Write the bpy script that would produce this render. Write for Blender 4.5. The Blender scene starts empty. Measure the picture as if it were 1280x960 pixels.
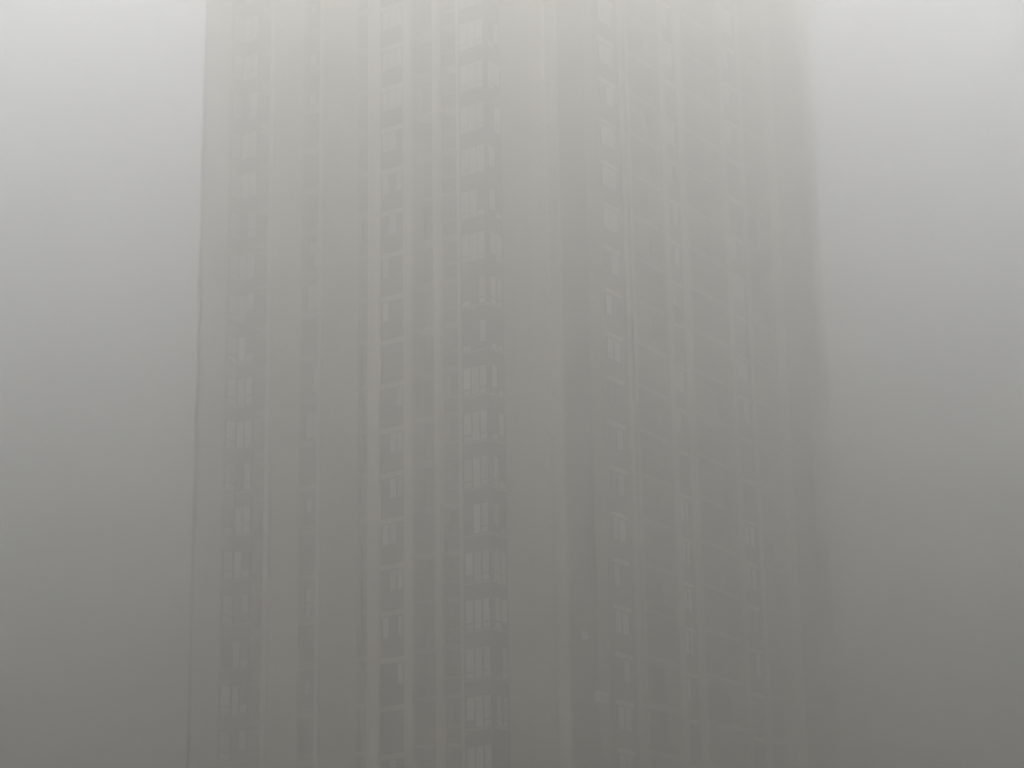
import bpy, bmesh, math, random
from mathutils import Vector, Matrix
random.seed(7)
R = math.radians
scene = bpy.context.scene
COL = scene.collection

# ------------------------------------------------------------------ camera
FPX = 3074.0
PITCH, ROLL = R(18.0), R(-0.95)
CAM = Vector((0, 0, 1.6))
cam_d = bpy.data.cameras.new('camera'); cam = bpy.data.objects.new('camera', cam_d); COL.objects.link(cam)
cam_d.sensor_width = 36.0; cam_d.lens = FPX / 1280 * 36.0
cam_d.clip_start = 0.1; cam_d.clip_end = 5000
cam.location = CAM
cam.rotation_euler = (Matrix.Rotation(R(90) + PITCH, 3, 'X') @ Matrix.Rotation(ROLL, 3, 'Z')).to_euler()
scene.camera = cam

# the tower stands turned to the street: local +x runs along its right facade, local +y along its left facade
TURN = R(55.5)
BASE = Vector((3.109, 146.0, 0.0))
DX = Vector((math.cos(TURN), math.sin(TURN), 0)); DY = Vector((-math.sin(TURN), math.cos(TURN), 0))
def ray(px, py):
    f = Vector((0, math.cos(PITCH), math.sin(PITCH))); r0 = Vector((1, 0, 0)); u0 = r0.cross(f)
    c, s = math.cos(ROLL), math.sin(ROLL)
    r = c * r0 + s * u0; u = -s * r0 + c * u0
    return f + r * ((px - 640) / FPX) - u * ((py - 480) / FPX)
def uL(px, off=0.0, py=900):        # survey: distance along the left facade, on the plane x = off
    k = ray(px, py); t = ((BASE - CAM).dot(DX) + off) / k.dot(DX)
    return (CAM + k * t - BASE).dot(DY)
def uR(px, off=0.0, py=900):        # distance along the right facade, on the plane y = off
    k = ray(px, py); t = ((BASE - CAM).dot(DY) + off) / k.dot(DY)
    return (CAM + k * t - BASE).dot(DX)

# ------------------------------------------------------------------ materials
def mat(name, base, rough=0.8, var=0.12, scale=0.6, streak=0.0, spec=0.3, coat=0.0, rand=0.0):
    m = bpy.data.materials.new(name); m.use_nodes = True
    nt = m.node_tree; b = nt.nodes['Principled BSDF']
    b.inputs['Roughness'].default_value = rough
    b.inputs['Specular IOR Level'].default_value = spec
    b.inputs['Coat Weight'].default_value = coat
    tc = nt.nodes.new('ShaderNodeTexCoord')
    n1 = nt.nodes.new('ShaderNodeTexNoise'); n1.inputs['Scale'].default_value = scale; n1.inputs['Detail'].default_value = 6
    nt.links.new(tc.outputs['Object'], n1.inputs['Vector'])
    mp = nt.nodes.new('ShaderNodeMapping'); mp.inputs['Scale'].default_value = (2.2, 2.2, 0.06)
    nt.links.new(tc.outputs['Object'], mp.inputs['Vector'])
    n2 = nt.nodes.new('ShaderNodeTexNoise'); n2.inputs['Scale'].default_value = 1.0; n2.inputs['Detail'].default_value = 4
    nt.links.new(mp.outputs['Vector'], n2.inputs['Vector'])
    r1 = nt.nodes.new('ShaderNodeMapRange'); r1.inputs['To Min'].default_value = 1 - var; r1.inputs['To Max'].default_value = 1 + var
    r1.inputs['From Min'].default_value = 0.3; r1.inputs['From Max'].default_value = 0.7
    nt.links.new(n1.outputs['Fac'], r1.inputs['Value'])
    r2 = nt.nodes.new('ShaderNodeMapRange'); r2.inputs['To Min'].default_value = 1 - streak; r2.inputs['To Max'].default_value = 1 + streak * 0.4
    r2.inputs['From Min'].default_value = 0.3; r2.inputs['From Max'].default_value = 0.65
    nt.links.new(n2.outputs['Fac'], r2.inputs['Value'])
    mu = nt.nodes.new('ShaderNodeMath'); mu.operation = 'MULTIPLY'
    nt.links.new(r1.outputs['Result'], mu.inputs[0]); nt.links.new(r2.outputs['Result'], mu.inputs[1])
    last = mu
    if rand:
        oi = nt.nodes.new('ShaderNodeObjectInfo')
        r3 = nt.nodes.new('ShaderNodeMapRange'); r3.inputs['To Min'].default_value = 1 - rand; r3.inputs['To Max'].default_value = 1 + rand
        nt.links.new(oi.outputs['Random'], r3.inputs['Value'])
        m3 = nt.nodes.new('ShaderNodeMath'); m3.operation = 'MULTIPLY'
        nt.links.new(mu.outputs[0], m3.inputs[0]); nt.links.new(r3.outputs['Result'], m3.inputs[1]); last = m3
    vm = nt.nodes.new('ShaderNodeVectorMath'); vm.operation = 'SCALE'; vm.inputs[0].default_value = base
    nt.links.new(last.outputs[0], vm.inputs['Scale'])
    nt.links.new(vm.outputs['Vector'], b.inputs['Base Color'])
    return m
CREAM = mat('cream_plaster', (0.76, 0.68, 0.57), 0.85, 0.07, 0.5, 0.16)
TAN = mat('tan_plaster', (0.40, 0.335, 0.26), 0.85, 0.10, 0.5, 0.18)
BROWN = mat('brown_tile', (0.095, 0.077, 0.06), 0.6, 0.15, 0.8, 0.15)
SPAND = mat('brown_panel', (0.085, 0.07, 0.054), 0.6, 0.12, 0.9, 0.1)
BEIGE = mat('beige_plaster', (0.52, 0.45, 0.365), 0.85, 0.08, 0.5, 0.18)
RIB = mat('right_rib_plaster', (0.50, 0.43, 0.35), 0.85, 0.09, 0.5, 0.2)  # deeper tone than the cream, for the right facade's ribs
SLABM = mat('slab_concrete', (0.46, 0.43, 0.38), 0.8, 0.12, 1.2, 0.2)
FRAME = mat('dark_window_metal', (0.045, 0.042, 0.04), 0.45, 0.08, 3.0)
GLASS = mat('dark_window_glass', (0.10, 0.10, 0.10), 0.08, 0.2, 0.5, spec=0.6, rand=0.4)
CURT = mat('curtained_window_glass', (0.82, 0.77, 0.70), 0.12, 0.10, 1.5, spec=0.6, rand=0.25)
PIPE = mat('drainpipe_plastic', (0.46, 0.40, 0.33), 0.9, 0.06, 2.0)
PIPED = mat('grey_pipe', (0.10, 0.095, 0.09), 0.6, 0.08, 2.0)
ACM = mat('white_painted_metal', (0.88, 0.87, 0.85), 0.45, 0.05, 3.0)
GRILL = mat('dark_grille', (0.05, 0.05, 0.05), 0.5, 0.1, 6.0)
STEEL = mat('grey_steel', (0.3, 0.3, 0.3), 0.45, 0.1, 4.0)
ROOFM = mat('roof_concrete', (0.3, 0.29, 0.27), 0.9, 0.15, 0.6)
ROOM = mat('dim_opening', (0.07, 0.062, 0.055), 0.9, 0.15, 0.8)

# ------------------------------------------------------------------ mesh helpers
class MB:
    def __init__(s): s.bm = bmesh.new(); s.mats = []
    def mi(s, m):
        if m not in s.mats: s.mats.append(m)
        return s.mats.index(m)
    def box(s, x0, x1, y0, y1, z0, z1, m):
        x0, x1 = min(x0, x1), max(x0, x1); y0, y1 = min(y0, y1), max(y0, y1)
        v = [s.bm.verts.new(p) for p in ((x0,y0,z0),(x1,y0,z0),(x1,y1,z0),(x0,y1,z0),(x0,y0,z1),(x1,y0,z1),(x1,y1,z1),(x0,y1,z1))]
        k = s.mi(m)
        for q in ((0,3,2,1),(4,5,6,7),(0,1,5,4),(1,2,6,5),(2,3,7,6),(3,0,4,7)):
            f = s.bm.faces.new([v[i] for i in q]); f.material_index = k
    def prism(s, pts, z0, z1, m, mtop=None):
        a = [s.bm.verts.new((p[0], p[1], z0)) for p in pts]; b = [s.bm.verts.new((p[0], p[1], z1)) for p in pts]
        k = s.mi(m); n = len(pts)
        for i in range(n):
            f = s.bm.faces.new((a[i], a[(i+1) % n], b[(i+1) % n], b[i])); f.material_index = k
        f = s.bm.faces.new(b); f.material_index = s.mi(mtop or m)
        f = s.bm.faces.new(a[::-1]); f.material_index = k
    def tube(s, p0, p1, r, m, n=10):
        p0, p1 = Vector(p0), Vector(p1); d = (p1 - p0).normalized()
        a = d.orthogonal().normalized(); b = d.cross(a); k = s.mi(m)
        c0 = [s.bm.verts.new(p0 + (a * math.cos(t) + b * math.sin(t)) * r) for t in [2*math.pi*i/n for i in range(n)]]
        c1 = [s.bm.verts.new(p1 + (a * math.cos(t) + b * math.sin(t)) * r) for t in [2*math.pi*i/n for i in range(n)]]
        for i in range(n):
            f = s.bm.faces.new((c0[i], c0[(i+1) % n], c1[(i+1) % n], c1[i])); f.material_index = k; f.smooth = True
        f = s.bm.faces.new(c1); f.material_index = k
        f = s.bm.faces.new(c0[::-1]); f.material_index = k
    def mesh(s, name):
        bmesh.ops.recalc_face_normals(s.bm, faces=s.bm.faces)
        me = bpy.data.meshes.new(name); s.bm.to_mesh(me); s.bm.free()
        for m in s.mats: me.materials.append(m)
        return me
    def build(s, name, parent=None): return put(name, s.mesh(name), parent)
def put(name, me, parent=None, loc=(0, 0, 0), rz=0.0):
    o = bpy.data.objects.new(name, me); COL.objects.link(o)
    if parent: o.parent = parent
    o.location = loc; o.rotation_euler.z = rz
    return o
def empty(name, loc, rz=0.0):
    o = bpy.data.objects.new(name, None); COL.objects.link(o); o.location = loc; o.rotation_euler.z = rz; o.empty_display_size = 1
    return o
def tag(o, label, cat, group=None):
    o['label'] = label; o['category'] = cat
    if group: o['group'] = group

# ------------------------------------------------------------------ tower
FH = 3.05                      # storey height
NF = 30
HT = NF * FH                   # roof deck
SILL = 28.13 - 9 * FH          # window sill above the storey floor
SEEN = range(8, 19)            # storeys the photograph shows
tower = empty('residential_tower', BASE, TURN)
tag(tower, 'tall tan residential tower block with cream pilasters and stacked windows, half lost in fog', 'apartment tower')

# plan of the left facade, walked from its far left end to the near corner: (px from, px to, plane x)
XA = -1.25
D_BAY = 1.75
uA0, uA1 = uL(235, XA), uL(272, XA)
uB1 = uL(312)
uC0, uC1 = uL(333), uL(371)
uSl = uL(394)
uE0, uE1 = uL(446), uL(461)
uW0, uW1 = uL(476), uL(508)
uG0, uG1 = uL(519), uL(548)
uH0, uH1 = uL(557), uL(578)
uBay = uL(617)
yC = uL(712, D_BAY)            # the near corner's y on the set-back end wall
xr = lambda px: uR(px, yC)
XEND = xr(1060)
YEND = uA0
RD = 0.95                      # depth of the recesses
left = [(XA, uA0), (XA, uA1), (0, uA1), (0, uB1), (RD, uB1), (RD, uC0), (0, uC0), (0, uC1), (0.7, uC1), (0.7, uSl), (0, uSl),
        (0, uE0), (0.5, uE0), (0.5, uE1), (0, uE1), (0, uG0), (RD + 0.25, uG0), (RD + 0.25, uG1), (0, uG1), (0, uH0), (RD, uH0), (RD, uH1), (0, uH1),
        (0, uBay), (D_BAY, uBay), (D_BAY, yC)]
rx = {k: xr(k) for k in (716, 765, 797, 800, 804, 809, 849, 857, 871, 882, 930, 937, 955, 961, 991, 1004, 1046)}
right = [(rx[716], yC), (rx[716], yC + 0.9), (rx[765], yC + 0.9), (rx[765], yC), (rx[809], yC), (rx[809], yC + RD), (rx[849], yC + RD), (rx[849], yC),
         (rx[882], yC), (rx[882], yC + RD), (rx[930], yC + RD), (rx[930], yC), (rx[961], yC), (rx[961], yC + RD), (rx[991], yC + RD), (rx[991], yC),
         (rx[1004], yC), (rx[1004], yC + 0.8), (rx[1046], yC + 0.8), (rx[1046], yC), (XEND, yC)]
plan = left + right + [(XEND, YEND)]
b = MB(); b.prism(plan, 0, HT, TAN, ROOFM)
wall = b.build('wall', tower)
# darker tiled lining of the recesses (thin cladding on their back walls)
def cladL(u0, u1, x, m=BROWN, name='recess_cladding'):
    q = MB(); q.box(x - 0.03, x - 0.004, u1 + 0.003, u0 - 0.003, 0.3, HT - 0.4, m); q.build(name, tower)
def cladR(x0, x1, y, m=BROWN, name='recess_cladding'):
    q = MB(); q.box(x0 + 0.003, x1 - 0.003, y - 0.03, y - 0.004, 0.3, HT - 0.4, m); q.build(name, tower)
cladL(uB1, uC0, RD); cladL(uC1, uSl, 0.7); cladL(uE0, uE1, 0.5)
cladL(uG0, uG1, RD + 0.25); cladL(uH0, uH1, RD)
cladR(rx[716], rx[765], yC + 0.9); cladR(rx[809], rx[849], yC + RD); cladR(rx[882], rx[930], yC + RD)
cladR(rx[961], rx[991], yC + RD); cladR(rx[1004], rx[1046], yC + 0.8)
# brown tile band of the bay column, spandrels and window bands
cladL(uL(582), uBay, 0.0, SPAND, 'window_band'); cladL(uA1, uB1, 0.0, SPAND, 'window_band')
cladL(uW0, uW1, 0.0, SPAND, 'window_band')
q = MB(); q.box(0.003, D_BAY - 0.003, uBay - 0.03, uBay - 0.004, 0.3, HT - 0.4, SPAND); q.build('window_band', tower)
cladR(rx[765] + 0.01, rx[797], yC, SPAND, 'window_band'); cladR(rx[857], rx[871], yC, SPAND, 'window_band'); cladR(rx[937], rx[955], yC, SPAND, 'window_band')
cladL(uSl, uE0, 0.0, TAN, 'window_band')

# pilasters: full-height projecting strips
def pilL(p0, p1, out, m=CREAM, back=0.0):
    q = MB(); q.box(back - out, back - 0.005, uL(p1), uL(p0), 0.2, HT + 1.1, m); return q.build('pilaster', tower)
def pilR(p0, p1, out, m=RIB, back=0.0):
    q = MB(); q.box(xr(p0), xr(p1), yC - out, yC - 0.005, 0.2, HT + 1.1, m); return q.build('pilaster', tower)
pilL(327.5, 333.5, 0.20); pilL(394.5, 398.5, 0.18); pilL(460, 462.5, 0.15); pilL(465, 476, 0.28); pilL(508.5, 519, 0.28)
pilL(549, 557, 0.34); pilL(578.5, 582, 0.14)
q = MB(); q.box(-0.03, -0.004, uC1 + 0.05, uL(334), 0.2, HT, BEIGE); q.build('light_wall_panel', tower)
q = MB(); q.box(D_BAY - 0.03, D_BAY - 0.004, yC + 0.36, uBay - 0.035, 0.2, HT, BEIGE); q.build('light_wall_panel', tower)
q = MB(); q.box(D_BAY - 0.14, D_BAY - 0.004, yC - 0.10, yC + 0.35, 0.2, HT + 1.1, BEIGE); q.build('corner_pilaster', tower)
q = MB(); q.box(XA - 0.03, XA - 0.004, uA1, uA0 - 0.35, 0.2, HT, mat('pale_grey_plaster', (0.46, 0.43, 0.38), 0.85, 0.08, 0.5, 0.15)); q.build('light_wall_panel', tower)
pilR(797.5, 800, 0.16); pilR(805.5, 809, 0.2); pilR(849, 857, 0.26); pilR(872, 882, 0.26); pilR(930.5, 937, 0.26); pilR(955, 961, 0.26)
pilR(992, 1004, 0.22); pilR(1046, 1052, 0.2)

# roof parapet and stair house (above the fog)
pp = MB()
pp.box(0, 0.2, 8, YEND, HT, HT + 1.2, TAN); pp.box(D_BAY, XEND, yC, yC + 0.2, HT, HT + 1.2, TAN)
pp.box(XEND - 0.2, XEND, yC + 0.2, YEND - 0.2, HT, HT + 1.2, TAN); pp.box(0.2, XEND, YEND - 0.2, YEND, HT, HT + 1.2, TAN)
pp.build('parapet', tower)

# windows ------------------------------------------------------------
def win_frame(w, h, cuts, rails=()):
    """local frame: x across, -y out of the wall, z up from the sill; cuts = mullion positions 0..1; rails = (pane, height)"""
    f = MB(); t = 0.07; d = 0.11
    f.box(0, w, -d, 0, 0, t, FRAME); f.box(0, w, -d, 0, h - t, h, FRAME)
    xs = [0.0] + [c * w for c in cuts] + [w]
    for i, x in enumerate(xs):
        a = max(0, x - t / 2); e = min(w, x + t / 2)
        if i == 0: a, e = 0, t
        if i == len(xs) - 1: a, e = w - t, w
        f.box(a, e, -d, 0, t, h - t, FRAME)
    panes = []
    for i in range(len(xs) - 1):
        a = xs[i] + (t if i == 0 else t / 2); e = xs[i+1] - (t if i == len(xs) - 2 else t / 2)
        if i in dict(rails):
            r = dict(rails)[i]
            f.box(a, e, -d + 0.004, 0, r, r + 0.09, FRAME)
            panes += [(a, e, t, r), (a, e, r + 0.09, h - t)]
        else: panes.append((a, e, t, h - t))
    return f, panes
def pane_mesh(p, m):
    q = MB(); q.box(p[0] + 0.002, p[1] - 0.002, -0.05, -0.012, p[2] + 0.002, p[3] - 0.002, m); return q.mesh('pane')
kinds = {}
def kind(key, w, h, cuts, rails=(), lintel=None, sill=True, bias=0.5):
    f, panes = win_frame(w, h, cuts, rails)
    fm = f.mesh('window')
    pm = [(pane_mesh(p, GLASS), pane_mesh(p, CURT), p) for p in panes]
    lm = None
    if lintel:
        q = MB(); q.box(-0.06, w + 0.06, -lintel[0], 0, h + 0.03, h + 0.03 + lintel[1], CREAM); lm = q.mesh('lintel')
    sm = None
    if sill:
        q = MB(); q.box(-0.05, w + 0.05, -0.20, 0, -0.09, -0.003, SLABM); sm = q.mesh('sill')
    kinds[key] = dict(frame=fm, panes=pm, lintel=lm, sill=sm, w=w, h=h, cuts=cuts, rails=rails, lin=lintel, bias=bias)
RZL = R(-90)                   # windows on the left facade: their x runs along -y
rest = MB()                    # windows of the storeys the photo does not show
def emit_rest(key, org, z, side):
    k = kinds[key]
    def bx(a, e, d0, d1, z0, z1, m):
        if side == 'L': rest.box(org[0] + d0, org[0] + d1, org[1] - e, org[1] - a, z + z0, z + z1, m)
        else: rest.box(org[0] + a, org[0] + e, org[1] + d0, org[1] + d1, z + z0, z + z1, m)
    bx(0, k['w'], -0.08, -0.01, 0, k['h'], FRAME)
    for i, (_, _, p) in enumerate(k['panes']): bx(p[0], p[1], -0.10, -0.081, p[2], p[3], CURT if random.random() < k['bias'] else GLASS)
    if k['lin']: bx(-0.06, k['w'] + 0.06, -k['lin'][0], -0.01, k['h'] + 0.03, k['h'] + 0.03 + k['lin'][1], CREAM)
def windows(key, org, side, dz=0.0, floors=SEEN):
    k = kinds[key]
    for n in range(1, NF):
        z = n * FH + SILL + dz
        if n in floors:
            w = put('window', k['frame'], tower, (org[0], org[1], z), RZL if side == 'L' else 0)
            all_curt = random.random()
            for g, c, p in k['panes']:
                has_curtain = random.random() < (k['bias'] + (0.3 if all_curt > 0.6 else -0.25))
                put('pane', c if has_curtain else g, w)  # curtained glass for the chosen panes, dark glass for the others
            if k['lintel']: put('lintel', k['lintel'], w)
            if k['sill']: put('sill', k['sill'], w)
        else: emit_rest(key, org, z, side)
G = -0.032                     # windows sit on the cladding face
# bay beside the near corner, three lights and a return round the corner
wb = uL(583.5) - uBay - 0.03
kind('bay', wb, 2.02, (0.36, 0.68), ((0, 0.42), (2, 0.42)), bias=0.95)
windows('bay', (G, uL(583.5)), 'L')
kind('return', D_BAY - 0.30, 2.02, (0.5,), ((0, 0.42), (1, 0.42)), bias=0.5)
windows('return', (0.10, uBay - 0.032), 'R')
# lintel windows between pilasters
wl = uL(478.5) - uL(506.5)
kind('lintel', wl, 1.45, (0.34, 0.68), (), (0.16, 0.30), sill=False, bias=0.6)
windows('lintel', (G, uL(478.5)), 'L', 0.38)
# concave corner window of the far block
kind('sidelight', abs(XA) - 0.16, 2.0, (), ((0, 0.5),), bias=0.95)
windows('sidelight', (XA + 0.10, uA1 - 0.004), 'R', 0.05)
wp = uA1 - uL(311) - 0.14
kind('pair', wp, 2.0, (0.5,), ((1, 0.6),), bias=0.95)
windows('pair', (G, uA1 - 0.10), 'L', 0.05)
# slot window beside the broad cream wall
ws = uC1 - uSl - 0.25
kind('slot', ws, 1.9, (0.45,), ((0, 0.9),), bias=0.25)
windows('slot', (0.7 + G, uC1 - 0.05), 'L', -0.1, range(8, 15))
# right facade
kind('narrow', xr(789) - xr(770.5), 1.55, (0.48,), (), (0.2, 0.26), sill=False, bias=0.7)
windows('narrow', (xr(770.5), yC + G), 'R', 0.28)
kind('mid', xr(870) - xr(858.5), 1.6, (0.5,), (), (0.2, 0.2), sill=False, bias=0.45)
windows('mid', (xr(858.5), yC + G), 'R', 0.28, range(8, 16))
kind('far', xr(953.5) - xr(939), 1.6, (0.5,), (), (0.2, 0.2), sill=False, bias=0.45)
windows('far', (xr(939), yC + G), 'R', 0.28, range(8, 16))
ro = rest.build('window', tower); ro['kind'] = 'stuff'

# balcony slabs and rails in the recesses -----------------------------------
slab_rest = MB(); n_slab = 0
def slabs(side, a0, a1, depth, zs, front=0.06, th=0.16, floors=range(8, 17)):
    for n in range(1, NF):
        for zz in zs:
            z = n * FH + zz
            t = MB() if n in floors else slab_rest
            if side == 'L': t.box(-front, depth - 0.035, a1 + 0.004, a0 - 0.004, z, z + th, SLABM)
            else: t.box(a0 + 0.004, a1 - 0.004, yC - front, yC + depth - 0.035, z, z + th, SLABM)
            if t is not slab_rest: t.build('balcony_slab', tower)
slabs('L', uB1, uC0, RD, (0.0, 2.55), 0.0, 0.12, range(8, 14))
slabs('L', uC1, uSl, 0.7, (0.0,), 0.03)
slabs('L', uE0, uE1, 0.5, (0.0,), 0.02, 0.2, range(8, 14))
slabs('L', uG0, uG1 + (uG0 - uG1) * 0.0, RD + 0.25, (0.0,), -0.1, 0.14)
slabs('L', uH0, uH1, RD, (-0.12, 0.95), 0.02, 0.10)
slabs('R', rx[809], rx[849], RD, (0.0,), 0.05, 0.2)
slabs('R', rx[882], rx[930], RD, (0.0,), 0.05, 0.2, range(8, 13))
slabs('R', rx[961], rx[991], RD, (0.0,), 0.02, 0.16, range(8, 11))
so = slab_rest.build('balcony_slab', tower); so['kind'] = 'stuff'
# parapet panels of the recessed balconies
pan_rest = MB()
def panels(side, a0, a1, inset, z0, z1, m, floors=range(8, 14)):
    for n in range(1, NF):
        t = MB() if n in floors else pan_rest
        z = n * FH
        if side == 'L': t.box(inset, inset + 0.08, a1 + 0.006, a0 - 0.006, z + z0, z + z1, m)
        else: t.box(a0 + 0.006, a1 - 0.006, yC + inset, yC + inset + 0.08, z + z0, z + z1, m)
        if t is not pan_rest: t.build('balcony_panel', tower)
panels('L', uB1, uC0, 0.10, 0.125, 1.0, SPAND)
panels('L', uH0, uH1, 0.08, -0.015, 0.945, SPAND)
panels('R', rx[809], rx[849], 0.10, 0.205, 0.95, SPAND)
po = pan_rest.build('balcony_panel', tower); po['kind'] = 'stuff'

# drainpipe by the near corner with an inlet branch each storey, and a dark upright tube at the far edge
dpx, dpy = D_BAY - 0.14, uL(698.5, D_BAY)
q = MB(); q.tube((dpx, dpy, 0.2), (dpx, dpy, HT), 0.085, PIPE); dp = q.build('drainpipe', tower)
for n in range(2, NF):
    t = MB(); z = n * FH + 0.42
    t.tube((dpx, dpy + 0.02, z), (dpx - 0.02, dpy + 0.62, z + 1.15), 0.04, PIPED, 8)
    t.build('branch_pipe', dp)
    t = MB(); t.box(dpx - 0.05, dpx + 0.10, dpy - 0.5, dpy - 0.09, z - 0.05, z, PIPED); t.build('bracket', dp)
q = MB(); q.tube((XA - 0.12, uA0 - 0.17, 0.2), (XA - 0.12, uA0 - 0.17, HT), 0.12, PIPED)
q.build('drainpipe', tower)  # dark line up the far left edge, drawn as a tube

# ------------------------------------------------------------------ air conditioners on the recess wall of the right facade
def aircon(loc, w, h, d, label):
    r = empty('air_conditioner', BASE + DX * loc[0] + DY * loc[1] + Vector((0, 0, loc[2])), TURN)
    tag(r, label, 'air conditioner', 'air conditioners on the tower wall')
    q = MB(); q.box(0, w, -d, 0, 0.0, h, ACM)
    bmesh.ops.bevel(q.bm, geom=list(q.bm.edges), offset=0.02, segments=2, affect='EDGES')
    q.build('casing', r)
    q = MB(); c = Vector((w * 0.36, -d - 0.012, h * 0.5)); rad = h * 0.36
    for k in range(5): 
        for j in range(24):
            a0, a1 = 2*math.pi*j/24, 2*math.pi*(j+1)/24; rr = rad * (k + 1) / 5
            q.tube(c + Vector((math.cos(a0)*rr, 0, math.sin(a0)*rr)), c + Vector((math.cos(a1)*rr, 0, math.sin(a1)*rr)), 0.006, STEEL, 5)
    q.build('fan_grille', r)
    q = MB()
    for xx in (0.1, w - 0.14): q.box(xx, xx + 0.04, -d, 0.25, -0.05, -0.004, STEEL); q.box(xx, xx + 0.04, 0.2, 0.245, -0.45, -0.05, STEEL)
    q.build('bracket', r)
aircon((uR(748.5, yC + 0.35), yC + 0.60, 29.98), 0.92, 0.66, 0.36, 'larger white air conditioner unit hung on the dark recessed wall of the tower')
aircon((uR(733.5, yC + 0.55), yC + 0.80, 33.85), 0.42, 0.46, 0.22, 'small pale air conditioner unit high on the dark recessed wall, above the larger one')

# ------------------------------------------------------------------ ground
gm = mat('ground_paving', (0.06, 0.06, 0.056), 0.9, 0.25, 0.15)
q = MB(); v = [q.bm.verts.new(p) for p in ((-2500, -2500, 0), (2500, -2500, 0), (2500, 2500, 0), (-2500, 2500, 0))]
q.bm.faces.new(v); q.mi(gm); g = q.build('ground'); g['kind'] = 'structure'

# ------------------------------------------------------------------ haze: one even box of fog round everything
HZ_D, HZ_G, HZ_TOP = 0.0188, 0.9, HT + 2.0
q = MB(); hm = bpy.data.materials.new('fog'); hm.use_nodes = True
nt = hm.node_tree; nt.nodes.remove(nt.nodes['Principled BSDF'])
pv = nt.nodes.new('ShaderNodeVolumePrincipled')
pv.inputs['Color'].default_value = (0.402,0.406,0.396, 1)
pv.inputs['Density'].default_value = HZ_D
pv.inputs['Anisotropy'].default_value = HZ_G
nt.links.new(pv.outputs['Volume'], nt.nodes['Material Output'].inputs['Volume'])
q.box(-2600, 2600, -2600, 2600, -1.0, HZ_TOP, hm); hz = q.build('haze'); hz['kind'] = 'stuff'
hm.cycles.homogeneous_volume = True

# ------------------------------------------------------------------ light
SUN_EL, SUN_AZ = R(79), R(0)     # ahead of the camera (+y), behind the tower
sd = bpy.data.lights.new('sun', 'SUN'); sd.energy = 1.5; sd.angle = R(90); sd.color = (0.982,0.987,0.945)
sun = bpy.data.objects.new('sun', sd); COL.objects.link(sun); sun.location = (0, 200, 300)
d = Vector((math.sin(SUN_AZ) * math.cos(SUN_EL), math.cos(SUN_AZ) * math.cos(SUN_EL), math.sin(SUN_EL)))
sun.rotation_euler = d.to_track_quat('Z', 'Y').to_euler()
w = bpy.data.worlds.new('World'); scene.world = w; w.use_nodes = True
wn = w.node_tree; sk = wn.nodes.new('ShaderNodeTexSky'); sk.sky_type = 'NISHITA'; sk.sun_disc = False
sk.sun_elevation = SUN_EL; sk.sun_rotation = SUN_AZ; sk.dust_density = 8; sk.air_density = 0.6; sk.ozone_density = 0.7
wn.links.new(sk.outputs['Color'], wn.nodes['Background'].inputs['Color'])
wn.nodes['Background'].inputs['Strength'].default_value = 0.06

# ------------------------------------------------------------------ render
scene.render.engine = 'CYCLES'
c = scene.cycles
c.max_bounces = 10; c.volume_bounces = 8; c.diffuse_bounces = 3; c.glossy_bounces = 2; c.transmission_bounces = 2
c.use_denoising = True; c.use_adaptive_sampling = False
c.sample_clamp_indirect = 10
vs = scene.view_settings
vs.view_transform = 'Standard'; vs.look = 'None'; vs.gamma = 1; vs.use_curve_mapping = False
vs.exposure = 3.74
